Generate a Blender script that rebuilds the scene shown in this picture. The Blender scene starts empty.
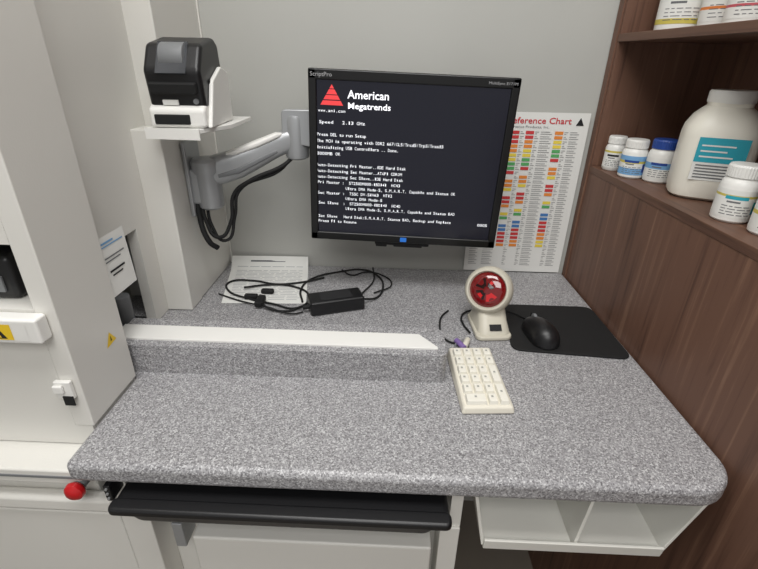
import bpy, bmesh, math, random
from mathutils import Vector, Matrix, Euler
random.seed(7)
scn=bpy.context.scene
COL=scn.collection
Z0=0.9   # counter-top height; everything is authored relative to the counter top and lifted at the end

# ------------------------------------------------------------------ materials
def lin3(c): return tuple(((x/255)/12.92 if x/255<=.04045 else ((x/255+.055)/1.055)**2.4) for x in c)+(1,)
def mat(name,col,rough=.5,metal=0,emit=None,es=1,spec=.5,coat=0,trans=0,alpha=1):
    m=bpy.data.materials.new(name);m.use_nodes=True
    b=m.node_tree.nodes['Principled BSDF']
    b.inputs['Base Color'].default_value=lin3(col)
    b.inputs['Roughness'].default_value=rough
    b.inputs['Metallic'].default_value=metal
    b.inputs['Specular IOR Level'].default_value=spec
    b.inputs['Coat Weight'].default_value=coat
    b.inputs['Transmission Weight'].default_value=trans
    if emit:
        b.inputs['Emission Color'].default_value=lin3(emit);b.inputs['Emission Strength'].default_value=es
    return m
def nodes(m): return m.node_tree.nodes,m.node_tree.links,m.node_tree.nodes['Principled BSDF']
def texco(N,L,scale=(1,1,1)):
    t=N.new('ShaderNodeTexCoord');mp=N.new('ShaderNodeMapping');mp.inputs['Scale'].default_value=scale
    L.new(t.outputs['Object'],mp.inputs[0]);return mp.outputs[0]
def ramp(N,L,fac,stops,interp='LINEAR'):
    r=N.new('ShaderNodeValToRGB');r.color_ramp.interpolation=interp
    e=r.color_ramp.elements
    while len(e)<len(stops): e.new(.5)
    for i,(p,c) in enumerate(stops): e[i].position=p;e[i].color=lin3(c)
    L.new(fac,r.inputs[0]);return r.outputs[0]

def granite():
    m=mat('speckled_laminate',(150,150,150),.36);N,L,b=nodes(m);v=texco(N,L)
    a=N.new('ShaderNodeTexVoronoi');a.inputs['Scale'].default_value=560;a.inputs['Randomness'].default_value=1;L.new(v,a.inputs['Vector'])
    sp=N.new('ShaderNodeSeparateColor');L.new(a.outputs['Color'],sp.inputs[0])
    c1=ramp(N,L,sp.outputs[0],[(0,(82,80,83)),(.15,(122,120,123)),(.4,(152,151,153)),(.66,(172,171,173)),(.87,(212,212,213))],'CONSTANT')
    n=N.new('ShaderNodeTexNoise');n.inputs['Scale'].default_value=300;n.inputs['Detail'].default_value=3;L.new(v,n.inputs['Vector'])
    c2=ramp(N,L,n.outputs['Fac'],[(.36,(124,122,124)),(.5,(156,155,157)),(.64,(184,184,185))])
    mx=N.new('ShaderNodeMix');mx.data_type='RGBA';mx.inputs[0].default_value=.35
    L.new(c1,mx.inputs[6]);L.new(c2,mx.inputs[7]);L.new(mx.outputs[2],b.inputs['Base Color']);return m
def wood(name,dark,mid,light,scale):
    m=mat(name,mid,.5);N,L,b=nodes(m);v=texco(N,L,scale)
    n=N.new('ShaderNodeTexNoise');n.inputs['Scale'].default_value=1;n.inputs['Detail'].default_value=6;n.inputs['Roughness'].default_value=.65;n.inputs['Distortion'].default_value=.3;L.new(v,n.inputs['Vector'])
    c=ramp(N,L,n.outputs['Fac'],[(.28,dark),(.47,mid),(.56,mid),(.74,light)])
    L.new(c,b.inputs['Base Color']);return m
def plaster(name,col,var=6,rough=.55):
    m=mat(name,col,rough);N,L,b=nodes(m);v=texco(N,L)
    n=N.new('ShaderNodeTexNoise');n.inputs['Scale'].default_value=3;L.new(v,n.inputs['Vector'])
    c=ramp(N,L,n.outputs['Fac'],[(.3,tuple(x-var for x in col)),(.7,tuple(min(255,x+var) for x in col))])
    L.new(c,b.inputs['Base Color'])
    n2=N.new('ShaderNodeTexNoise');n2.inputs['Scale'].default_value=400;L.new(v,n2.inputs['Vector'])
    bp=N.new('ShaderNodeBump');bp.inputs['Strength'].default_value=.06;bp.inputs['Distance'].default_value=.002
    L.new(n2.outputs['Fac'],bp.inputs['Height']);L.new(bp.outputs[0],b.inputs['Normal']);return m

M_gran=granite()
M_woodv=wood('walnut_laminate_vertical',(70,47,37),(112,81,66),(146,113,92),(60,60,2.2))
M_woodh=wood('walnut_laminate_shelf',(66,44,35),(104,75,60),(138,104,84),(60,2.2,60))
M_wall=plaster('grey_wall_laminate',(184,184,179),3,.4)
M_white=plaster('cream_powder_coat',(222,220,214),2,.38)
M_white2=mat('white_plastic',(234,233,229),.35)
M_floor=plaster('vinyl_floor',(118,110,100),12,.5)
M_ceil=plaster('ceiling_tile',(225,225,222),3,.8)
M_black=mat('black_plastic',(22,22,24),.38)
M_blackm=mat('black_matte',(16,16,17),.75)
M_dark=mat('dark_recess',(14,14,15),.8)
M_silver=mat('silver_arm',(168,170,172),.34,.4)
M_grey=mat('grey_plastic',(120,122,124),.5)
M_paper=mat('paper',(232,232,228),.8)
M_ink=mat('ink_grey',(110,112,115),.8)
M_inkb=mat('ink_black',(30,30,32),.8)
M_red=mat('red_button',(190,25,30),.3)
M_cream=mat('cream_plastic',(222,217,203),.42)
M_scan=mat('scanner_housing_plastic',(200,195,180),.42)
M_key=mat('key_plastic',(233,230,219),.5)
M_tray=mat('tray_plastic',(228,227,220),.4)
M_yel=mat('warning_yellow',(238,200,40),.5)
M_teal=mat('label_teal',(45,165,185),.5)
M_blue=mat('cap_blue',(35,70,150),.4)
M_orange=mat('label_orange',(225,130,60),.5)
M_pink=mat('label_pink',(200,90,100),.5)
M_gold=mat('label_gold',(205,190,90),.5)
M_lblue=mat('label_light_blue',(120,170,215),.5)
M_jug=mat('jug_hdpe',(238,234,222),.42)

# ------------------------------------------------------------------ geometry helpers
def grp(name,loc=(0,0,0),rot=(0,0,0)):
    e=bpy.data.objects.new(name,None);e.empty_display_size=.05
    e.location=loc;e.rotation_euler=[math.radians(a) for a in rot];COL.objects.link(e);return e
def link(me,name,mats,parent,smooth=False,bevel=0,seg=3,angle=30):
    o=bpy.data.objects.new(name,me);COL.objects.link(o)
    for m in (mats if isinstance(mats,(list,tuple)) else [mats]): me.materials.append(m)
    if parent: o.parent=parent
    if smooth or bevel:
        for p in me.polygons:p.use_smooth=True
    if bevel:
        b=o.modifiers.new('bevel','BEVEL');b.width=bevel;b.segments=seg;b.limit_method='ANGLE';b.angle_limit=math.radians(angle);b.harden_normals=True
    elif smooth:
        bm=bmesh.new();bm.from_mesh(me)
        for e in bm.edges:
            if len(e.link_faces)==2 and e.calc_face_angle(0)>math.radians(38): e.smooth=False
        bm.to_mesh(me);bm.free()
    return o
def box(name,x,y,z,m,parent=None,bevel=0,seg=3):
    x0,x1=x;y0,y1=y;z0,z1=z
    me=bpy.data.meshes.new(name)
    v=[(a,b,c) for a in(x0,x1) for b in(y0,y1) for c in(z0,z1)]
    me.from_pydata(v,[],[(0,1,3,2),(4,6,7,5),(0,4,5,1),(2,3,7,6),(0,2,6,4),(1,5,7,3)]);me.update()
    return link(me,name,m,parent,bevel=bevel,seg=seg)
def hexa(name,bot,top,m,parent=None,bevel=0,seg=3):
    """8-corner solid: bot and top are 4 points each, counter-clockwise from above"""
    me=bpy.data.meshes.new(name)
    me.from_pydata(list(bot)+list(top),[],[(3,2,1,0),(4,5,6,7),(0,1,5,4),(1,2,6,5),(2,3,7,6),(3,0,4,7)]);me.update()
    return link(me,name,m,parent,bevel=bevel,seg=seg)
def prism(name,pts,axis,a,b,m,parent=None,bevel=0,seg=3,angle=30):
    """extrude polygon; axis z: pts=(x,y); axis x: pts=(y,z); axis y: pts=(x,z)"""
    def P(p,t): return {'z':(p[0],p[1],t),'x':(t,p[0],p[1]),'y':(p[0],t,p[1])}[axis]
    n=len(pts);me=bpy.data.meshes.new(name)
    v=[P(p,a) for p in pts]+[P(p,b) for p in pts]
    f=[tuple(range(n))[::-1],tuple(range(n,2*n))]+[(i,(i+1)%n,(i+1)%n+n,i+n) for i in range(n)]
    me.from_pydata(v,[],f);me.update()
    bm=bmesh.new();bm.from_mesh(me);bmesh.ops.recalc_face_normals(bm,faces=bm.faces);bm.to_mesh(me);bm.free()
    return link(me,name,m,parent,bevel=bevel,seg=seg,angle=angle)
def rrect(x0,x1,y0,y1,r,n=6):
    if not isinstance(r,(list,tuple)): r=[r]*4
    out=[]
    for (cx,cy,a0,rr) in((x1-r[0],y1-r[0],0,r[0]),(x0+r[1],y1-r[1],90,r[1]),(x0+r[2],y0+r[2],180,r[2]),(x1-r[3],y0+r[3],270,r[3])):
        if rr<1e-5: out.append((cx,cy));continue
        for i in range(n+1):
            t=math.radians(a0+90*i/n);out.append((cx+rr*math.cos(t),cy+rr*math.sin(t)))
    return out
def roundpoly(P,r,n=5):
    out=[];N=len(P)
    for i in range(N):
        p=Vector(P[i]);a=(Vector(P[i-1])-p);b=(Vector(P[(i+1)%N])-p);rr=min(r,a.length*.45,b.length*.45)
        A=p+a.normalized()*rr;B=p+b.normalized()*rr
        for k in range(n+1):
            t=k/n;out.append(tuple((1-t)**2*A+2*t*(1-t)*p+t*t*B))
    return out
def lathe(name,prof,m,parent=None,loc=(0,0,0),rot=(0,0,0),seg=40,mi=None,sq=0):
    """prof: list of (r,z). sq>0 -> rounded-square section"""
    me=bpy.data.meshes.new(name);v=[];f=[]
    for r,z in prof:
        for i in range(seg):
            t=2*math.pi*i/seg;c,s=math.cos(t),math.sin(t);k=1
            if sq: k=1/((abs(c)**sq+abs(s)**sq)**(1/sq))
            v.append((r*k*c,r*k*s,z))
    for j in range(len(prof)-1):
        for i in range(seg):
            a=j*seg+i;b=j*seg+(i+1)%seg;f.append((a,b,b+seg,a+seg))
    f.append(tuple(range(seg))[::-1]);k=(len(prof)-1)*seg;f.append(tuple(range(k,k+seg)))
    me.from_pydata(v,[],f);me.update()
    o=link(me,name,m,parent,smooth=True);o.location=loc;o.rotation_euler=[math.radians(a) for a in rot]
    if mi:
        for j,idx in enumerate(mi):
            for i in range(seg): me.polygons[j*seg+i].material_index=idx
    return o
def cyl(name,loc,r,h,m,parent=None,rot=(0,0,0),bev=.0,seg=32):
    b=min(bev,r*.45,h*.45)
    prof=[(r,-h/2),(r,h/2)] if b<=0 else [(r-b,-h/2),(r-b*.3,-h/2+b*.3),(r,-h/2+b),(r,h/2-b),(r-b*.3,h/2-b*.3),(r-b,h/2)]
    return lathe(name,prof,m,parent,loc,rot,seg)
def bake(cu,name,m,parent):
    t=bpy.data.objects.new(name+'_c',cu);COL.objects.link(t)
    dg=bpy.context.evaluated_depsgraph_get();me=bpy.data.meshes.new_from_object(t.evaluated_get(dg))
    bpy.data.objects.remove(t);me.name=name;me.materials.clear()
    return link(me,name,m,parent,smooth=(cu.dimensions=='3D'))
def tube(name,pts,r,m,parent=None,res=8):
    cu=bpy.data.curves.new(name,'CURVE');cu.dimensions='3D';cu.bevel_depth=r;cu.bevel_resolution=3;cu.use_fill_caps=True
    s=cu.splines.new('BEZIER');s.bezier_points.add(len(pts)-1);s.resolution_u=res
    for p,b in zip(pts,s.bezier_points): b.co=p;b.handle_left_type=b.handle_right_type='AUTO'
    return bake(cu,name,m,parent)
def sweep(name,secs,m,parent,n=24,p=3.2):
    """superellipse sections (centre, half width, half height) swept along a mostly horizontal path"""
    v=[];f=[];C=[Vector(s[0]) for s in secs]
    for j,(c,hw,hh) in enumerate(secs):
        d=(C[min(j+1,len(C)-1)]-C[max(j-1,0)]).normalized()
        s=Vector((-d.y,d.x,0)).normalized();u=s.cross(d)*-1
        if u.z<0:u=-u
        for i in range(n):
            t=2*math.pi*i/n;a,b=math.cos(t),math.sin(t);k=1/((abs(a)**p+abs(b)**p)**(1/p))
            v.append(tuple(C[j]+s*(a*k*hw)+u*(b*k*hh)))
    for j in range(len(secs)-1):
        for i in range(n): a=j*n+i;b=j*n+(i+1)%n;f.append((a,b,b+n,a+n))
    f.append(tuple(range(n))[::-1]);k=(len(secs)-1)*n;f.append(tuple(range(k,k+n)))
    me=bpy.data.meshes.new(name);me.from_pydata(v,[],f);me.update()
    bm=bmesh.new();bm.from_mesh(me);bmesh.ops.recalc_face_normals(bm,faces=bm.faces);bm.to_mesh(me);bm.free()
    return link(me,name,m,parent,smooth=True)
def text(name,s,loc,size,m,parent=None,rot=(90,0,0),width=None,bold=0,align='LEFT',ext=0):
    cu=bpy.data.curves.new(name,'FONT');cu.body=s;cu.size=size;cu.offset=bold*size;cu.extrude=ext;cu.align_x=align;cu.resolution_u=2
    cu.dimensions='2D'
    o=bake(cu,name,m,parent)
    if width:
        xs=[v.co.x for v in o.data.vertices];w=(max(xs)-min(xs)) or 1;k=width/w
        for v in o.data.vertices:v.co.x*=k
    o.location=loc;o.rotation_euler=[math.radians(a) for a in rot];return o
_gl={}
def glyph(c):
    if c not in _gl:
        cu=bpy.data.curves.new('g','FONT');cu.body=c;cu.size=1;cu.resolution_u=2;cu.dimensions='2D'
        t=bpy.data.objects.new('g',cu);COL.objects.link(t)
        dg=bpy.context.evaluated_depsgraph_get();me=bpy.data.meshes.new_from_object(t.evaluated_get(dg))
        bpy.data.objects.remove(t)
        _gl[c]=([tuple(v.co) for v in me.vertices],[tuple(p.vertices) for p in me.polygons])
        bpy.data.meshes.remove(me)
    return _gl[c]
def monotext(name,s,x0,y,z0,width,height,m,parent):
    """fixed-pitch terminal text standing in the x-z plane"""
    V=[];F=[];cw=width/len(s)
    for i,c in enumerate(s):
        if c==' ':continue
        gv,gf=glyph(c)
        if not gv: continue
        a=min(p[0] for p in gv);b=max(p[0] for p in gv);w=b-a
        tw=cw*.84 if w>.28 else cw*.34
        k=tw/w;off=len(V);cx=x0+cw*(i+.5)
        V+=[(cx+(p[0]-(a+b)/2)*k,y,z0+p[1]*height) for p in gv];F+=[tuple(q+off for q in f) for f in gf]
    me=bpy.data.meshes.new(name);me.from_pydata(V,[],F);me.update();return link(me,name,m,parent)
def quads(name,qs,mats,parent=None):
    me=bpy.data.meshes.new(name);v=[];f=[]
    for q,_ in qs: f.append(tuple(range(len(v),len(v)+len(q))));v+=q
    me.from_pydata(v,[],f);me.update();o=link(me,name,mats,parent)
    for p,(q,i) in zip(me.polygons,qs):p.material_index=i
    return o
def adopt(child,parent):
    bpy.context.view_layer.update()
    child.parent=parent;child.matrix_parent_inverse=parent.matrix_world.inverted()

# ------------------------------------------------------------------ room shell
box('floor',(-2.2,2.2),(-2.2,1.25),(-.95,-.9),M_floor)
box('ceiling',(-2.2,2.2),(-2.2,1.25),(1.7,1.75),M_ceil)
box('wall_back',(-2.2,2.2),(1.122,1.25),(-.9,1.7),M_wall)
box('wall_right',(2.2,2.3),(-2.2,1.25),(-.9,1.7),M_wall)
box('wall_left',(-2.3,-2.2),(-2.2,1.25),(-.9,1.7),M_wall)
box('trim_back_corner',(-.4345,-.431),(1.117,1.1215),(.002,1.69),M_white)

# ------------------------------------------------------------------ counter
ctr=grp('laminate_countertop')
r=.058
pts=[(-.440,.429)]+[(.478-r+r*math.cos(math.radians(a)),.431+r+r*math.sin(math.radians(a))) for a in range(-90,1,10)]+[(.454,1.12),(-.60,1.12),(-.60,.626),(-.440,.626)]
prism('counter_slab',pts,'z',-.036,0,M_gran,ctr,bevel=.011,seg=5,angle=50)
prism('raised_ledge',rrect(-.482,.098,.634,.722,[.02,0.001,0.001,.014]),'z',-.01,.057,M_gran,ctr,bevel=.006,seg=4,angle=50)
prism('ledge_sensor_bar',[(-.482,.650),(.083,.650),(.083,.655),(.052,.694),(-.482,.694)],'z',.055,.0605,M_white2,ctr,bevel=.001)

# ------------------------------------------------------------------ dispensing machine cabinet (left)
mc=grp('dispensing_machine_cabinet')
XM=-.437;XO=-.466
box('tall_column',(XO,XM),(.50,.622),(.001,1.5),M_white,mc,bevel=.002)
box('upper_front_panel',(-1.5,XO),(.501,.622),(.290,1.5),M_white,mc)
box('middle_front_panel',(-1.5,XO),(.501,.622),(-.036,.199),M_white,mc)
box('column_foot',(XO,-.4405),(.501,.622),(-.036,.001),M_white,mc)
box('opening_floor',(-1.5,-.51),(.505,.85),(.186,.198),M_grey,mc)
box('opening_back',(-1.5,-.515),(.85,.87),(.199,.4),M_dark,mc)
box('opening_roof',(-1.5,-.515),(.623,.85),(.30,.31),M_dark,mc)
box('front_ledge',(-1.5,-.4415),(.450,.60),(-.066,-.038),M_white,mc,bevel=.004)
box('ledge_seam_strip',(-1.5,-.4415),(.4485,.452),(-.052,-.048),M_grey,mc)
box('base_front',(-1.5,-.4415),(.475,.60),(-.9,-.067),M_white,mc,bevel=.003)
box('base_rail',(-1.5,-.41),(.452,.474),(-.130,-.100),M_white,mc,bevel=.008)
box('base_lower_panel',(-1.5,-.41),(.46,.474),(-.88,-.138),M_white,mc,bevel=.003)
box('caution_step',(-.9,-.449),(.478,.4995),(.160,.197),M_white2,mc,bevel=.004)
XW=-.486
box('side_panel_upper',(XW-.02,XW),(.600,.91),(.205,1.5),M_white,mc)
box('side_panel_low_rear',(XW-.02,XW),(.80,.91),(.001,.205),M_white,mc)
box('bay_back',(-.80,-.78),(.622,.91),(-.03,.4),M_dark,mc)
box('bay_ceiling',(-.80,-.506),(.622,.91),(.26,.27),M_grey,mc)
box('rear_post',(-.60,-.4345),(.91,1.118),(.001,1.5),M_white,mc,bevel=.002)
box('post_flange',(-.487,-.432),(.852,.908),(.001,.378),M_white,mc,bevel=.0025)
for i,(x,y,z,rr,h) in enumerate([(-.52,.66,.10,.022,.05),(-.53,.71,.07,.02,.09),(-.52,.755,.05,.016,.07),(-.57,.69,.15,.03,.06)]):
    cyl('bay_roller_%d'%(i+1),(x,y,z),rr,h,M_black if i%2 else M_grey,mc,bev=.003)
box('bay_bracket',(-.60,-.50),(.64,.79),(.002,.02),M_black,mc,bevel=.002)
box('bay_block',(-.58,-.515),(.64,.70),(.02,.065),M_black,mc,bevel=.004)
box('recess_printer',(-.76,-.50),(.525,.70),(.1995,.262),M_black,mc,bevel=.008)
box('recess_printer_plate',(-.60,-.515),(.522,.526),(.212,.235),M_grey,mc,bevel=.001)
box('recess_printer_label',(-.575,-.53),(.5205,.5225),(.216,.231),M_paper,mc)
for i in range(3): tube('recess_cable_%d'%(i+1),[(-.50-.03*i,.56,.262),(-.51-.02*i,.60,.28),(-.57,.66,.285),(-.65,.70,.26)],.004,M_blackm,mc)
box('latch_plate',(-.470,-.446),(.492,.4995),(.058,.088),M_white2,mc,bevel=.002)
box('latch_slot',(-.461,-.446),(.4905,.4925),(.048,.064),M_blackm,mc,bevel=.0005)
box('latch_knob',(-.470,-.455),(.487,.4925),(.070,.084),M_white2,mc,bevel=.003)
quads('column_warning_diamond',[([(XM+.0006,.585,.113),(XM+.0006,.572,.091),(XM+.0006,.598,.094)],0)],[M_yel],mc)
quads('column_warning_mark',[([(XM+.0010,.5855,.107),(XM+.0010,.5835,.097),(XM+.0010,.5870,.098)],0)],[M_inkb],mc)
quads('caution_sticker',[([(-.61,.4775,.166),(-.464,.4775,.166),(-.464,.4775,.191),(-.61,.4775,.191)],0),
 ([(-.56,.4772,.167),(-.484,.4772,.167),(-.484,.4772,.190),(-.56,.4772,.190)],1),
 ([(-.512,.4769,.169),(-.492,.4769,.169),(-.502,.4769,.187)],2),([(-.505,.4766,.1705),(-.499,.4766,.1705),(-.502,.4766,.180)],1)],[M_white2,M_yel,M_inkb],mc)
def card(u,w,d=0):
    y=.617+.080*u;z=.150+.098*w
    return (-.4475+.004*(1-w)+.0015*u+d,y,z)
lc=[([card(0,1),card(1,1),card(1,0),card(0,0)],0)]
def cbar(u0,u1,w0,w1,i): lc.append(([card(u0,w1,.0008),card(u1,w1,.0008),card(u1,w0,.0008),card(u0,w0,.0008)],i))
cbar(.12,.6,.88,.91,2);cbar(.12,.9,.83,.85,2)
cbar(.2,.85,.64,.66,3);cbar(.2,.7,.58,.60,3);cbar(.25,.75,.40,.435,1);cbar(.3,.65,.33,.355,1)
quads('hanging_label_card',lc,[M_paper,M_inkb,M_lblue,M_ink],mc)
eb=grp('emergency_stop_knob',(-.447,.446,-.066))
lathe('mushroom_head',[(.004,-.001),(.012,0),(.0145,.004),(.0135,.010),(.009,.014),(.001,.015)],M_red,eb,rot=(90,0,0))
cyl('collar',(0,.016,0),.009,.026,M_grey,eb,rot=(90,0,0),bev=.001)

# ------------------------------------------------------------------ under-counter cabinet, keyboard tray, bins
cb=grp('under_counter_cabinet')
box('carcass',(-.405,.115),(.50,1.1),(-.89,-.16),M_white,cb,bevel=.002)
box('left_stile',(-.405,-.385),(.46,1.1),(-.16,-.038),M_white,cb)
box('right_stile',(.098,.115),(.46,1.1),(-.16,-.038),M_white,cb)
box('left_front_stile',(-.405,-.36),(.455,.50),(-.89,-.13),M_white,cb,bevel=.002)
box('right_front_stile',(.085,.115),(.455,.50),(-.89,-.13),M_white,cb,bevel=.002)
box('drawer_front',(-.30,.075),(.452,.498),(-.50,-.175),M_white,cb,bevel=.004)
box('drawer_front_lower',(-.355,.08),(.458,.498),(-.88,-.51),M_white,cb,bevel=.004)
box('slide_bracket',(-.398,-.388),(.433,.60),(-.075,-.045),M_black,cb,bevel=.002)
box('lower_slide_bracket',(-.335,-.318),(.462,.499),(-.215,-.16),M_silver,cb,bevel=.002)
for i in range(3): cyl('bracket_screw_%d'%(i+1),(-.393,.4325,-.05-.009*i),.002,.003,M_silver,cb,rot=(90,0,0))
kt=grp('keyboard_tray')
hexa('tray_body',[(-.360,.430,-.115),(.066,.430,-.115),(.090,.80,-.115),(-.378,.80,-.115)],[(-.380,.409,-.053),(.094,.409,-.053),(.094,.80,-.053),(-.380,.80,-.053)],M_black,kt,bevel=.014,seg=5)
prism('tray_lip',roundpoly([(-.378,.402),(.092,.402),(.092,.425),(-.378,.425)],.01),'z',-.066,-.052,M_black,kt,bevel=.005)
ft=grp('file_bin_tray')
X0,X1=.128,.455
def yz(name,x0,x1,pts,m=M_tray,bev=.0015): return prism(name,pts,'x',x0,x1,m,ft,bevel=bev)
yz('bin_floor',X0+.022,X1-.040,[(.445,-.153),(.80,-.153),(.80,-.147),(.445,-.147)])
for nm,xt,xb in(('left',X0,X0+.022),('middle',.296,.284),('right',X1,X1-.042)):
    hexa('bin_wall_'+nm,[(xb-.0025,.447,-.153),(xb+.0025,.447,-.153),(xb+.0025,.80,-.153),(xb-.0025,.80,-.153)],[(xt-.0025,.452,-.038),(xt+.0025,.452,-.038),(xt+.0025,.80,-.038),(xt-.0025,.80,-.038)],M_tray,ft,bevel=.0008)
yz('bin_front_lip',X0+.022,X1-.042,[(.4415,-.136),(.4465,-.136),(.4505,-.158),(.4445,-.158)])
yz('bin_back',X0+.002,X1-.01,[(.60,-.148),(.604,-.148),(.66,-.038),(.656,-.038)])

# ------------------------------------------------------------------ wood shelf unit (right) - stands about 2 degrees off square
XS=.4785;TH=math.radians(2.3)
px_,py_=.4555,1.118
su=grp('walnut_shelf_unit',(px_-(XS*math.cos(TH)-1.118*math.sin(TH)),py_-(XS*math.sin(TH)+1.118*math.cos(TH)),0),(0,0,2.3))
ZL,ZU=.2865,.556
box('lower_panel',(XS,XS+.019),(-.3,1.117),(-.9,ZL-.0155),M_woodv,su)
box('lower_shelf_board',(XS-.001,.72),(-.3,1.105),(ZL-.0155,ZL-.0005),M_woodh,su,bevel=.001)
box('upper_shelf_board',(XS-.001,.72),(-.3,1.105),(ZU-.0155,ZU-.0005),M_woodh,su,bevel=.001)
box('top_shelf_board',(XS-.001,.72),(-.3,1.105),(.86,.874),M_woodh,su,bevel=.001)
box('end_panel',(XS,.72),(1.090,1.106),(ZL,1.2),M_woodv,su)
box('back_panel',(.70,.72),(-.3,1.09),(ZL,1.2),M_woodv,su)
box('corner_stile',(XS-.003,XS),(1.098,1.1175),(-.9,1.2),M_woodv,su)
box('stile_return',(XS,XS+.03),(1.106,1.1165),(-.9,1.2),M_woodv,su)
box('inner_cabinet_floor',(XS+.02,.72),(-.3,1.1),(-.9,-.88),M_woodh,su)

# ------------------------------------------------------------------ bottles
def bottle(loc,r,h,labels,cap=M_white2,brand=None,bm_=None,name='pill_bottle'):
    g=grp(name,loc)
    hc=h*.2;hb=h-hc
    lathe('body',[(r*.9,0),(r,.003),(r,hb*.80),(r*.92,hb*.90),(r*.78,hb*.97),(r*.76,hb)],M_white2,g)
    z0,z1=hb*.12,hb*.74;prof=[];mi=[];mats=[]
    S=sum(l[1] for l in labels);z=z0
    for m,k in labels:
        if m not in mats:mats.append(m)
        prof+= [(r*1.012,z),(r*1.012,z+(z1-z0)*k/S)];mi+=[mats.index(m),mats.index(m)];z+=(z1-z0)*k/S
    lathe('label',prof,mats,g,mi=mi[:-1])
    qs=[]
    def patch(a0,a1,za,zb,i,rr):
        N_=max(1,int((a1-a0)/6))
        for q in range(N_):
            b0=math.radians(a0+(a1-a0)*q/N_);b1=math.radians(a0+(a1-a0)*(q+1)/N_)
            qs.append(([(rr*math.cos(b0),rr*math.sin(b0),za),(rr*math.cos(b1),rr*math.sin(b1),za),(rr*math.cos(b1),rr*math.sin(b1),zb),(rr*math.cos(b0),rr*math.sin(b0),zb)],i))
    H_=z1-z0
    patch(205,270,z0+H_*.66,z0+H_*.78,1,r*1.02)          # drug name
    patch(212,250,z0+H_*.54,z0+H_*.60,0,r*1.02)
    for k in range(4):
        a=200
        while a<285:
            l=random.uniform(8,24);patch(a,min(a+l,288),z0+H_*(.10+.10*k),z0+H_*(.10+.10*k)+.0012,0,r*1.02);a+=l+5
    patch(292,318,z0+H_*.15,z0+H_*.6,1,r*1.02)           # barcode block
    quads('label_print',qs,[M_ink,brand or M_inkb],g)
    me=bpy.data.meshes.new('cap');v=[];f=[];seg=72
    rc=r*.86
    rings=[(rc,hb-.001),(rc,h-.003),(rc*.95,h)]
    for j,(rr,z) in enumerate(rings):
        for i in range(seg):
            t=2*math.pi*i/seg;q=rr*(1+(.025 if i%2 and j<2 else 0));v.append((q*math.cos(t),q*math.sin(t),z))
    for j in range(2):
        for i in range(seg):a=j*seg+i;b=j*seg+(i+1)%seg;f.append((a,b,b+seg,a+seg))
    f.append(tuple(range(2*seg,3*seg)));f.append(tuple(range(seg))[::-1])
    me.from_pydata(v,[],f);link(me,'cap',cap,g)
    return g
bottle((.487,1.055,ZL),.021,.072,[(M_paper,3),(M_gold,.4)])
bottle((.496,.985,ZL),.0245,.076,[(M_lblue,1.4),(M_paper,1.0),(M_gold,.5),(M_lblue,1)],cap=M_white2,brand=M_blue)
bottle((.532,.949,ZL),.0255,.082,[(M_paper,2),(M_lblue,1.2),(M_paper,1)],cap=M_blue,brand=M_blue)
bottle((.520,.700,ZL),.026,.084,[(M_paper,3),(M_gold,.35),(M_paper,.8)],brand=M_teal)
bottle((.532,.635,ZL),.024,.075,[(M_paper,2),(M_gold,.5),(M_paper,1)])
bottle((.528,1.015,ZU),.039,.12,[(M_gold,.5),(M_paper,2.6),(M_gold,.3)],brand=M_gold)
bottle((.565,.943,ZU),.037,.12,[(M_paper,1),(M_orange,.25),(M_paper,2)],brand=M_orange)
bottle((.560,.865,ZU),.036,.11,[(M_paper,1),(M_pink,.25),(M_paper,1.8),(M_blue,.3)],brand=M_pink)
jg=grp('large_pill_jug',(.565,.850,ZL),(0,0,-24))
lathe('body',[(.049,0),(.056,.005),(.058,.018),(.058,.106),(.056,.120),(.048,.136),(.038,.147),(.032,.152),(.032,.158)],M_jug,jg,sq=3.4,seg=64)
lathe('cap',[(.034,.157),(.035,.159),(.035,.174),(.033,.177)],M_white2,jg,seg=48)
jl=[]
def jq(x0,x1,z0,z1,i,d=0): jl.append(([(x0,-.0587-d,z0),(x1,-.0587-d,z0),(x1,-.0587-d,z1),(x0,-.0587-d,z1)],i))
jq(-.036,.036,.036,.106,1);jq(-.036,.036,.066,.106,0,.0003)
for k in range(5): jq(-.031,.031-.008*(k%3),.040+.005*k,.042+.005*k,2,.0006)
for k in range(3): jq(-.030,.018-.01*(k%2),.074+.009*k,.0765+.009*k,1,.0006)
quads('jug_label',jl,[M_teal,M_paper,M_ink],jg)

# ------------------------------------------------------------------ wall chart
ch=grp('reference_wall_chart')
cx0,cx1,cz0,cz1=.190,.440,.002,.398;yy=1.112
prism('chart_sheet',[(cx0,cz0),(cx1,cz0),(cx1,cz1),(cx0,cz1)],'y',yy,yy+.0012,M_paper,ch)
cc=[mat('chart_%d'%i,c,.7) for i,c in enumerate([(205,60,62),(232,140,60),(236,212,80),(90,170,100),(75,125,185),(235,235,230),(160,95,150),(140,140,142)])]
qs=[]
def cq(x0,x1,z0,z1,i,d=.001): qs.append(([(x0,yy-d,z0),(x1,yy-d,z0),(x1,yy-d,z1),(x0,yy-d,z1)],i))
cols=7;cw=(cx1-cx0-.016)/cols
seq=[4,4,0,0,0,1,1,2,2,3,3,0,5,1,1,2,5,0,0,1,5,2,3,5]
for c in range(cols):
    for rI in range(34):
        z1=cz1-.040-rI*.0103
        if z1-.009<cz0+.008: break
        x0=cx0+.008+c*cw
        if c in(2,3,5):
            k=seq[(rI+c)%len(seq)] if rI<28 else 5
            if k!=5: cq(x0+.001,x0+cw*.60,z1-.0076,z1-.0003,k)
            for q in range(2): cq(x0+cw*.67,x0+cw*(.82+.12*((rI+q+c)%2)),z1-.003-.004*q,z1-.0018-.004*q,7)
        else:
            for q in range(2): cq(x0+.002,x0+cw*(.55+.3*((rI*3+q+c)%3)/2),z1-.0028-.0045*q,z1-.0016-.0045*q,7)
quads('chart_cells',qs,cc,ch)
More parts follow.
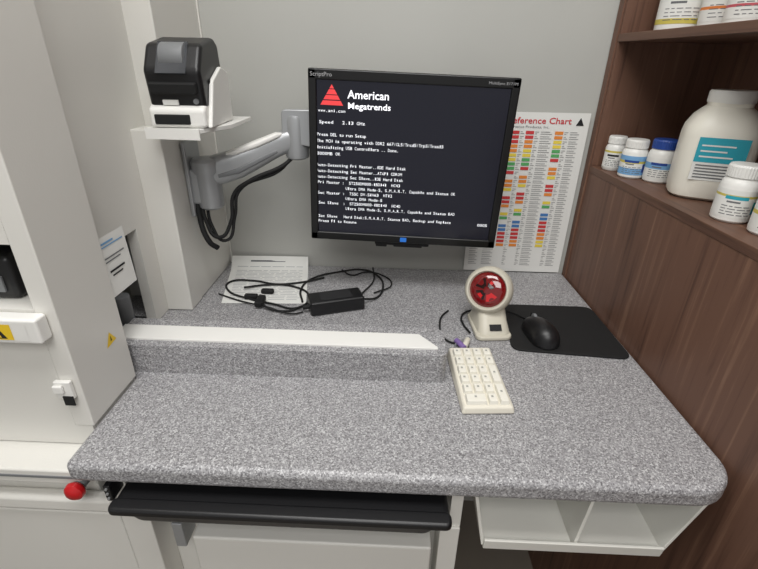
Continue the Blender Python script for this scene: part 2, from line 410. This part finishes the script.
M_ctitle=mat('chart_title_red',(205,50,60),.7)
text('chart_title','Drug Reference Chart',(cx0+.012,yy-.001,cz1-.024),.019,M_ctitle,ch,width=.196,bold=.012)
text('chart_subtitle','Experience Products, Inc.',(cx0+.06,yy-.001,cz1-.034),.008,M_ink,ch,width=.10)
quads('chart_logo',[([(cx1-.030,yy-.001,cz1-.027),(cx1-.012,yy-.001,cz1-.027),(cx1-.021,yy-.001,cz1-.010)],0)],[M_inkb],ch)

# ------------------------------------------------------------------ monitor
mo=grp('computer_monitor',(.0218,.960,.131),(0,1.6,0))
W,H=.409,.347
M_bez=mat('monitor_bezel',(12,12,13),.3)
M_scr=mat('lcd_screen',(8,8,12),.2,emit=(18,19,33),es=.75)
M_tx=mat('screen_text',(200,200,205),.5,emit=(238,240,244),es=1)
M_txw=mat('screen_text_bright',(230,230,235),.5,emit=(235,235,240),es=1)
M_txr=mat('screen_logo_red',(200,60,60),.5,emit=(195,50,55),es=.85)
t=.0165;zb=.018
def fr(n,x,z,): return box(n,x,(-.004,.02),z,M_bez,mo,bevel=.003)
fr('bezel_top',(-W/2,W/2),(H-.020,H));fr('bezel_bottom',(-W/2,W/2),(0,zb))
fr('bezel_left',(-W/2,-W/2+t),(0,H));fr('bezel_right',(W/2-t,W/2),(0,H))
box('rear_housing',(-W/2+.004,W/2-.004),(.018,.032),(.004,H-.004),M_bez,mo,bevel=.006)
hexa('rear_bulge',[(-.12,.03,.06),(.12,.03,.06),(.10,.056,.07),(-.10,.056,.07)],[(-.12,.03,.28),(.12,.03,.28),(.10,.056,.27),(-.10,.056,.27)],M_bez,mo,bevel=.005)
sx0,sx1,sz0,sz1=-W/2+t-.001,W/2-t+.001,zb-.001,H-.019
box('lcd_panel',(sx0,sx1),(0,.018),(sz0,sz1),M_scr,mo)
# terminal text: (string, fraction across, fraction down, end fraction across) of the panel
def smap(px,py):
    tt=(py-81)/(236-81.);l=317+3*tt;rr=515-27*tt
    return (sx0+(px-l)/(rr-l)*(sx1-sx0), sz1-(tt)*(sz1-sz0))
def sline(n,s,px,py,pxe,h=.0088):
    x,z=smap(px,py);xe,_=smap(pxe,py)
    monotext('line_%02d'%n,s,x,-.0006,z-h*.33,xe-x,h,M_tx,mo)
L=[("Speed   2.13 GHz",320,120,367),("Press DEL to run Setup",318,132,368),("The MCH is operating with DDR2 667/CL5/Trcd5/Trp5/Tras15",318,138.3,446),
("Initializing USB Controllers .. Done.",318,144.6,401),("8000MB OK",318,150.9,342),
("Auto-Detecting Pri Master..IDE Hard Disk",318,162.5,408),("Auto-Detecting Sec Master..ATAPI CDROM",318,168.6,404),("Auto-Detecting Sec Slave..IDE Hard Disk",318,174.6,405),
("Pri Master :  ST250DM000-1BD141  HC43",319,180.5,402),("Ultra DMA Mode-5, S.M.A.R.T. Capable and Status OK",347,186.3,457),
("Sec Master :  TSSC DV-S1H63  HT12",319,191.9,394),("Ultra DMA Mode-5",347,197.3,384),("Sec Slave  :  ST250DM000-1BD141  HC4D",320,202.8,402),("Ultra DMA Mode-5, S.M.A.R.T. Capable and Status BAD",347,208.3,456),
("Sec Slave   Hard Disk:S.M.A.R.T. Status BAD, Backup and Replace",320,217.7,452),("0005",478,219,488),("Press F1 to Resume",320,223.3,358)]
for i,(s,a,b,c) in enumerate(L): sline(i,s,a,b,c)
def big(nm,s,px,py,pxe,size,bold=.012):
    x,z=smap(px,py);xe,_=smap(pxe,py);text(nm,s,(x,-.0006,z),size,M_txw,mo,width=xe-x,bold=bold)
big('logo_word_a','American',349,97.0,391,.0215);big('logo_word_b','Megatrends',349,106.5,392,.0165)
x,z=smap(319,110.5);xe,_=smap(347,110.5);monotext('logo_url','www.ami.com',x,-.0006,z,xe-x,.0085,M_tx,mo)
qs=[]
for w0,w1,a,b in [(0,.10,1,.80),(.14,.42,.76,.52),(.40,.66,.48,.27),(.66,.98,.22,0)]:
    x,z=smap(333,104.0);hw=.0225;hh=.038
    w0=1-a;w1=1-b
    qs.append(([(x-hw*w1,-.0006,z+hh*b),(x+hw*w1,-.0006,z+hh*b),(x+hw*w0+.0001,-.0006,z+hh*a),(x-hw*w0,-.0006,z+hh*a)],0))
quads('logo_triangle',qs,[M_txr],mo)
M_btx=mat('bezel_print',(170,170,172),.5)
text('bezel_brand','ScriptPro',(-W/2+.004,-.0046,H-.0135),.011,M_btx,mo,width=.042,bold=.0)
text('bezel_model','MultiSync E171M',(W/2-.062,-.0046,H-.013),.007,M_btx,mo,width=.055)
quads('blue_badge',[([(-.006,-.0046,.004),(.008,-.0046,.004),(.008,-.0046,.014),(-.006,-.0046,.014)],0)],[mat('badge_blue',(40,110,200),.4,emit=(40,110,200),es=.3)],mo)
box('cable_cover',(-.062,.060),(.004,.03),(-.009,.003),M_blackm,mo,bevel=.003)
box('port_plug_a',(-.060,-.035),(.006,.024),(-.014,-.006),M_blackm,mo,bevel=.002)
box('port_plug_b',(-.020,.045),(.006,.024),(-.013,-.006),M_blackm,mo,bevel=.002)

# ------------------------------------------------------------------ monitor arm
ar=grp('monitor_wall_arm')
box('mount_plate',(-.4325,-.424),(.925,.995),(.19,.345),M_silver,ar,bevel=.003)
lathe('shoulder_joint',[(.020,-.055),(.026,-.050),(.027,-.040),(.027,.020),(.031,.026),(.031,.046),(.026,.052),(.010,.055)],M_silver,ar,loc=(-.396,.953,.258))
box('shoulder_block',(-.428,-.395),(.930,.980),(.215,.29),M_silver,ar,bevel=.007)
def bar(name,a,b,w,h0,h1,m,bevel=.008):
    a=Vector(a);b=Vector(b);d=(b-a);dn=d.normalized();s=Vector((-dn.y,dn.x,0)).normalized()*w/2;u=Vector((0,0,1))
    return hexa(name,[a-s-u*h0,b-s-u*h1,b+s-u*h1,a+s-u*h0],[a-s+u*h0,b-s+u*h1,b+s+u*h1,a+s+u*h0],m,ar,bevel=bevel,seg=4)
sweep('forearm_beam',[((-.412,.952,.280),.018,.020),((-.396,.953,.282),.023,.028),((-.370,.961,.286),.024,.031),((-.335,.972,.296),.023,.030),((-.300,.982,.311),.021,.027),((-.265,.993,.327),.020,.024),((-.235,1.001,.340),.020,.023),((-.215,1.007,.347),.021,.023),((-.200,1.012,.350),.017,.017)],M_silver,ar)
sweep('forearm_top_cover',[((-.352,.958,.318),.008,.003),((-.335,.962,.322),.014,.006),((-.290,.975,.338),.015,.007),((-.250,.985,.354),.012,.006),((-.240,.988,.356),.006,.003)],M_white2,ar)
sweep('forearm_groove',[((-.368,.939,.276),.004,.004),((-.330,.951,.285),.004,.006),((-.265,.974,.316),.004,.005),((-.250,.979,.322),.003,.003)],M_grey,ar)
lathe('elbow_joint',[(.018,-.046),(.025,-.042),(.026,-.034),(.026,.036),(.024,.044),(.016,.048)],M_silver,ar,loc=(-.213,1.008,.348))
bar('tilt_link',(-.215,1.008,.365),(-.08,1.058,.345),.034,.016,.016,M_silver,.006)
prism('upright_bracket',roundpoly([(-.240,.340),(-.175,.330),(-.172,.405),(-.238,.405)],.010),'y',.986,1.0,M_silver,ar,bevel=.003)
box('vesa_plate',(-.07,.12),(1.017,1.024),(.235,.365),M_silver,ar,bevel=.002)
box('vesa_hub',(-.09,.06),(1.022,1.075),(.31,.37),M_silver,ar,bevel=.006)
tube('arm_cable_a',[(-.415,.95,.235),(-.405,.93,.18),(-.380,.925,.145),(-.355,.94,.175),(-.345,.955,.235),(-.31,.962,.262),(-.24,.985,.292),(-.19,1.02,.33),(-.1,1.05,.30)],.0042,M_blackm,ar)
tube('arm_cable_b',[(-.41,.96,.225),(-.395,.935,.165),(-.370,.932,.135),(-.348,.95,.185),(-.335,.96,.24),(-.25,.985,.280),(-.20,1.02,.325),(-.1,1.05,.29)],.0035,M_blackm,ar)
tube('arm_cable_c',[(-.425,.96,.26),(-.42,.935,.20),(-.400,.92,.135),(-.388,.93,.118)],.006,M_blackm,ar)

# ------------------------------------------------------------------ label printer on bracket shelf
ps=grp('printer_shelf_bracket')
prism('shelf_plate',[(-.4315,.805),(-.335,.800),(-.305,.875),(-.305,1.0),(-.4315,1.0)],'z',.380,.388,M_white2,ps,bevel=.0015)
prism('front_lip',[(-.4315,.802),(-.335,.797),(-.335,.800),(-.4315,.805)],'z',.370,.388,M_white2,ps)
lp=grp('label_printer',(-.372,.855,.3885),(0,0,2))
prism('white_stand',[(-.050,0),(.080,0),(.085,.070),(.045,.078),(-.005,.058),(-.050,.030)],'x',-.050,.046,M_white2,lp,bevel=.006,seg=4)
prism('stand_gusset',[(-.046,0),(.080,0),(.080,.085),(.040,.095),(-.010,.074)],'x',.046,.054,M_white2,lp,bevel=.003)
box('stand_slot',(-.040,.020),(-.053,-.035),(.006,.022),M_blackm,lp,bevel=.002)
pb=grp('printer_body',(.000,.010,.060),(10,0,0));pb.parent=lp
prism('case',[(-.055,-.026),(.062,-.026),(.066,.060),(.050,.074),(-.018,.074),(-.052,.040)],'x',-.048,.046,M_black,pb,bevel=.008,seg=4)
prism('lid_window',[(-.0565,.036),(-.019,.0745),(-.016,.0765),(-.022,.072),(-.055,.034)],'x',-.026,.024,mat('smoke_window',(62,64,68),.12),pb)
cyl('paper_roll',(-.001,-.020,.052),.024,.040,M_grey,pb,rot=(0,90,0),bev=.002)
box('front_cutter',(-.040,.038),(-.062,-.050),(.004,.022),M_blackm,pb,bevel=.003)
box('feed_label',(-.024,.002),(-.0575,-.054),(-.014,-.006),M_paper,pb)
cyl('power_button',(.032,-.0560,-.008),.0045,.003,M_grey,pb,rot=(90,0,0))
box('side_latch',(.0455,.049),(-.02,.03),(-.005,.018),M_blackm,pb,bevel=.001)

# ------------------------------------------------------------------ desk items
pd=grp('mouse_pad')
prism('pad_sheet',roundpoly([(.236,.740),(.458,.722),(.452,.922),(.256,.922)],.022),'z',.0004,.0045,M_blackm,pd,bevel=.001)
ms=grp('computer_mouse',(.301,.790,.0047),(0,0,12))
me=bpy.data.meshes.new('shell');bm=bmesh.new();bmesh.ops.create_uvsphere(bm,u_segments=40,v_segments=24,radius=1)
for v in bm.verts:
    x,y,z=v.co
    w=.030*(1-.12*y)*(1-.10*math.cos(y*3));h=.036*(1-.22*y) if z>0 else .002
    v.co=(x*w,y*.052,(max(z,0)**.8)*h+ (z*.002 if z<0 else 0)+.002)
bm.to_mesh(me);bm.free();link(me,'shell',M_black,ms,smooth=True)
box('button_seam',(-.0006,.0006),(.012,.044),(.020,.0305),M_dark,ms)
cyl('scroll_wheel',(0,.029,.026),.0085,.006,M_grey,ms,rot=(0,90,0),bev=.001)
tube('mouse_cord',[(0,.050,.010),(-.002,.064,.005),(-.012,.088,.003),(-.03,.105,.003),(-.05,.108,.0025)],.0018,M_blackm,ms)

kp=grp('numeric_keypad',(.154,.638,.0006),(0,0,4))
hexa('keypad_body',[(-.043,-.080,0),(.043,-.080,0),(.041,.080,0),(-.041,.080,0)],[(-.040,-.077,.013),(.040,-.077,.013),(.038,.077,.022),(-.038,.077,.022)],M_cream,kp,bevel=.004)
def key(n,x,y,w,h):
    z=.0165+(y+.077)/.154*.009
    hexa('key_%02d'%n,[(x-w/2,y-h/2,z-.006),(x+w/2,y-h/2,z-.006),(x+w/2,y+h/2,z-.005),(x-w/2,y+h/2,z-.005)],[(x-w/2+.002,y-h/2+.002,z+.003),(x+w/2-.002,y-h/2+.002,z+.003),(x+w/2-.002,y+h/2-.002,z+.004),(x-w/2+.002,y+h/2-.002,z+.004)],M_key,kp,bevel=.001,seg=2)
n=0;P=.0178;lab=[]
for rI in range(6):
    for c in range(4):
        y=-.062+rI*.0235;x=-.0267+c*P
        if rI==0 and c==1: continue
        if c==3 and rI in(0,2): continue
        w=P-.0018;h=.0212;xx=x;y2=y
        if rI==0 and c==0: w=2*P-.0018;xx=x+P/2
        if c==3 and rI in(1,3): h=.045;y2=y-.01175
        n+=1;key(n,xx,y2,w,h)
        zt=.0165+(y2+.077)/.154*.009+.0042
        lab.append(([(xx-.0025,y2-.001,zt),(xx+.001,y2-.001,zt),(xx+.001,y2+.003,zt+.0002),(xx-.0025,y2+.003,zt+.0002)],0))
quads('key_legends',lab,[mat('legend_grey',(165,165,158),.6)],kp)
kc=grp('keypad_cable')
tube('lead_a',[(.153,.716,.012),(.154,.732,.006),(.140,.755,.003),(.122,.757,.003),(.106,.780,.003),(.104,.82,.003),(.112,.86,.003),(.128,.885,.003)],.002,M_blackm,kc)
tube('lead_b',[(.128,.722,.006),(.128,.745,.006),(.136,.758,.004),(.146,.760,.004)],.0022,M_grey,kc)
cyl('ps2_plug_a',(.137,.745,.008),.0055,.030,mat('plug_purple',(130,105,165),.5),kc,rot=(90,0,25),bev=.001)
cyl('ps2_plug_b',(.149,.750,.008),.0055,.028,M_cream,kc,rot=(90,0,-20),bev=.001)
adopt(kc,kp)

sc=grp('omnidirectional_barcode_scanner',(.204,.830,.0006),(0,0,6))
prism('foot',roundpoly([(-.038,-.060),(.036,-.060),(.034,.045),(-.034,.045)],.016),'z',0,.010,M_scan,sc,bevel=.004)
secs=[(0.004,-.033,.034,-.056,.044),(.014,-.031,.033,-.052,.042),(.028,-.027,.031,-.036,.040),(.045,-.026,.031,-.018,.042),(.065,-.030,.034,-.004,.048),(.085,-.030,.034,.006,.050)]
v=[];f=[];K=None
for z,x0,x1,y0,y1 in secs:
    ring=rrect(x0,x1,y0,y1,.016,5);K=len(ring);v+=[(a,b,z) for a,b in ring]
for j in range(len(secs)-1):
    for i in range(K): a=j*K+i;b=j*K+(i+1)%K;f.append((a,b,b+K,a+K))
f.append(tuple(range(K))[::-1]);f.append(tuple(range((len(secs)-1)*K,len(secs)*K)))
me=bpy.data.meshes.new('neck');me.from_pydata(v,[],f);link(me,'neck',M_scan,sc,smooth=True)
hd=grp('head',(-.002,.010,.080),(66,0,-30));hd.parent=sc
lathe('shell',[(.010,-.052),(.028,-.047),(.040,-.034),(.0465,-.014),(.0485,.002),(.0475,.014),(.0450,.021),(.0415,.0245),(.0380,.0245),(.0355,.018)],M_scan,hd,seg=56)
M_win=mat('scanner_red_window',(112,8,14),.08,coat=.8)
M_win2=mat('scanner_red_inner',(34,4,6),.15,coat=.5)
M_win3=mat('scanner_red_glint',(205,30,36),.15,coat=.5)  # brighter red for the glints painted on the window
lathe('window',[(.0360,.0185),(.033,.0215),(.026,.0245),(.014,.0265),(.001,.027)],M_win,hd,seg=48)
def zf(rad): return .0276-.0062*(rad/.033)**2.2
qs=[]
def wedge(a0,a1,r0,r1,i,d=0):
    N_=6;P_=[]
    for k in range(N_+1):
        a=math.radians(a0+(a1-a0)*k/N_);P_.append((r1*math.cos(a),r1*math.sin(a),zf(r1)+d))
    for k in range(N_,-1,-1):
        a=math.radians(a0+(a1-a0)*k/N_);P_.append((r0*math.cos(a),r0*math.sin(a),zf(r0)+d))
    qs.append((P_,i))
wedge(20,95,.006,.0250,0,.0004);wedge(108,175,.007,.024,0,.0004);wedge(195,262,.008,.0250,0,.0004)
wedge(275,335,.010,.024,1,.0004);wedge(215,245,.014,.021,1,.0008);wedge(55,78,.013,.019,1,.0008)  # glints on the glass, painted as bright red wedges
quads('mirror_facets_and_glints',qs,[M_win2,M_win3],hd)
quads('front_label',[([(-.010,-.0505,.0185),(.014,-.0505,.0185),(.014,-.0405,.0275),(-.010,-.0405,.0275)],0)],[M_inkb],sc)
tube('scanner_cord',[(-.01,.045,.010),(-.025,.055,.005),(-.044,.04,.003),(-.050,.00,.003),(-.044,-.03,.003)],.0022,M_blackm,sc)

# paper sheet
pg=grp('printed_form_sheet')
nx,ny=2,14;v=[];f=[]
def pz(t): return .0012+ (0 if t<.75 else .35*((t-.75)**2))
def pq(u,t):
    xl=-.382+t*(-.046);xr=-.192+t*(-.033);y0=.888+.01*u
    return (xl+(xr-xl)*u, min(y0+t*.222,1.118), pz(t))
for j in range(ny+1):
    for i in range(nx+1): v.append(pq(i/nx,j/ny))
for j in range(ny):
    for i in range(nx): a=j*(nx+1)+i;f.append((a,a+1,a+nx+2,a+nx+1))
me=bpy.data.meshes.new('sheet');me.from_pydata(v,[],f);link(me,'sheet',M_paper,pg,smooth=True)
qs=[]
def pline(t,u0,u1,w=.010,i=0):
    d=Vector((0,0,.0004))
    qs.append(([tuple(Vector(pq(a,b))+d) for a,b in((u0,t),(u1,t),(u1,t+w),(u0,t+w))],i))
for k in range(22):
    t=.08+k*.037;u=.08
    while u<.9:
        l=random.uniform(.04,.2);pline(t,u,min(u+l,.93),.008);u+=l+.025
pline(.93,.25,.7,.02,1)
quads('printed_lines',qs,[mat('form_print',(165,168,172),.8),M_ink],pg)

# power adapter with its cords
pa=grp('power_adapter',(-.122,.886,.0006),(0,0,20))
box('brick',(-.060,.060),(-.027,.027),(0,.032),M_black,pa,bevel=.005)
box('brick_label',(-.035,.035),(-.018,.018),(.0318,.0324),mat('adapter_label',(38,38,40),.6),pa)
cyl('strain_relief',(-.066,-.004,.014),.005,.016,M_blackm,pa,rot=(0,90,0))
cb_=grp('cords')
Zc=.0048
def cord(n,pts,r=.0024): tube(n,[(x,y,(z if z else Zc)) for x,y,z in pts],r,M_blackm,cb_)
cord('cord_a',[(-.190,.866,.014),(-.215,.868,0),(-.26,.885,0),(-.32,.905,0),(-.385,.945,0),(-.395,.99,0),(-.34,1.00,0),(-.28,.985,0),(-.22,1.0,0),(-.17,1.03,0)])
cord('cord_b',[(-.065,.905,.014),(-.035,.93,0),(-.02,.985,0),(-.035,1.05,0),(-.075,1.085,0),(-.13,1.07,0),(-.20,1.02,0),(-.215,.96,0),(-.20,.90,0)])
cord('cord_c',[(-.30,.915,.010),(-.285,.875,.01),(-.24,.855,0),(-.20,.875,0),(-.19,.93,0),(-.235,.975,0),(-.30,.98,0),(-.35,.955,.008)])
cord('cord_d',[(-.13,1.08,0),(-.10,1.05,0),(-.07,1.07,0),(-.03,1.06,0),(0,1.0,0),(-.04,.955,0)],.0018)
cord('cord_e',[(-.05,1.10,0),(-.045,1.02,0),(-.065,.96,0),(-.075,.935,.006)],.0018)
cord('cord_f',[(-.40,.925,0),(-.34,.895,0),(-.27,.865,.008),(-.21,.845,0),(-.19,.855,0)],.0018)
box('barrel_plug',(-.335,-.305),(.905,.918),(.002,.014),M_blackm,cb_,bevel=.003)
box('inline_connector',(-.30,-.283),(.865,.905),(.006,.018),M_blackm,cb_,bevel=.003)
box('small_ferrite',(-.305,-.275),(.935,.948),(.002,.013),M_blackm,cb_,bevel=.004)
adopt(cb_,pa)

# ------------------------------------------------------------------ lights
def area(name,loc,rot,sx,sy,e,col=(1,1,1)):
    d=bpy.data.lights.new(name,'AREA');d.shape='RECTANGLE';d.size=sx;d.size_y=sy;d.energy=e;d.color=col
    o=bpy.data.objects.new(name,d);o.location=loc;o.rotation_euler=[math.radians(a) for a in rot];COL.objects.link(o);return o
area('ceiling_light_panel',(-.15,.15,1.69),(0,0,0),1.2,.6,23,(1,.992,.975))
area('ceiling_light_panel',(.1,-1.2,1.69),(0,0,0),1.2,1.2,32,(1,.992,.975))
w=bpy.data.worlds.new('world');scn.world=w;w.use_nodes=True
w.node_tree.nodes['Background'].inputs[0].default_value=(1,.995,.985,1);w.node_tree.nodes['Background'].inputs[1].default_value=.48

# ------------------------------------------------------------------ camera
c=bpy.data.cameras.new('camera');cam=bpy.data.objects.new('camera',c);COL.objects.link(cam);scn.camera=cam
c.sensor_width=36;c.lens=455.31/758*36;c.clip_start=.01
Rm=Euler((0,0,math.radians(1.73))).to_matrix()@Euler((math.radians(90-26.32),0,0)).to_matrix()@Euler((0,0,math.radians(1.05))).to_matrix()
cam.matrix_world=Matrix.Translation((0,0,.5))@Rm.to_4x4()
for o in COL.objects:
    if o.parent is None: o.location.z+=Z0
scn.view_settings.view_transform='Standard'
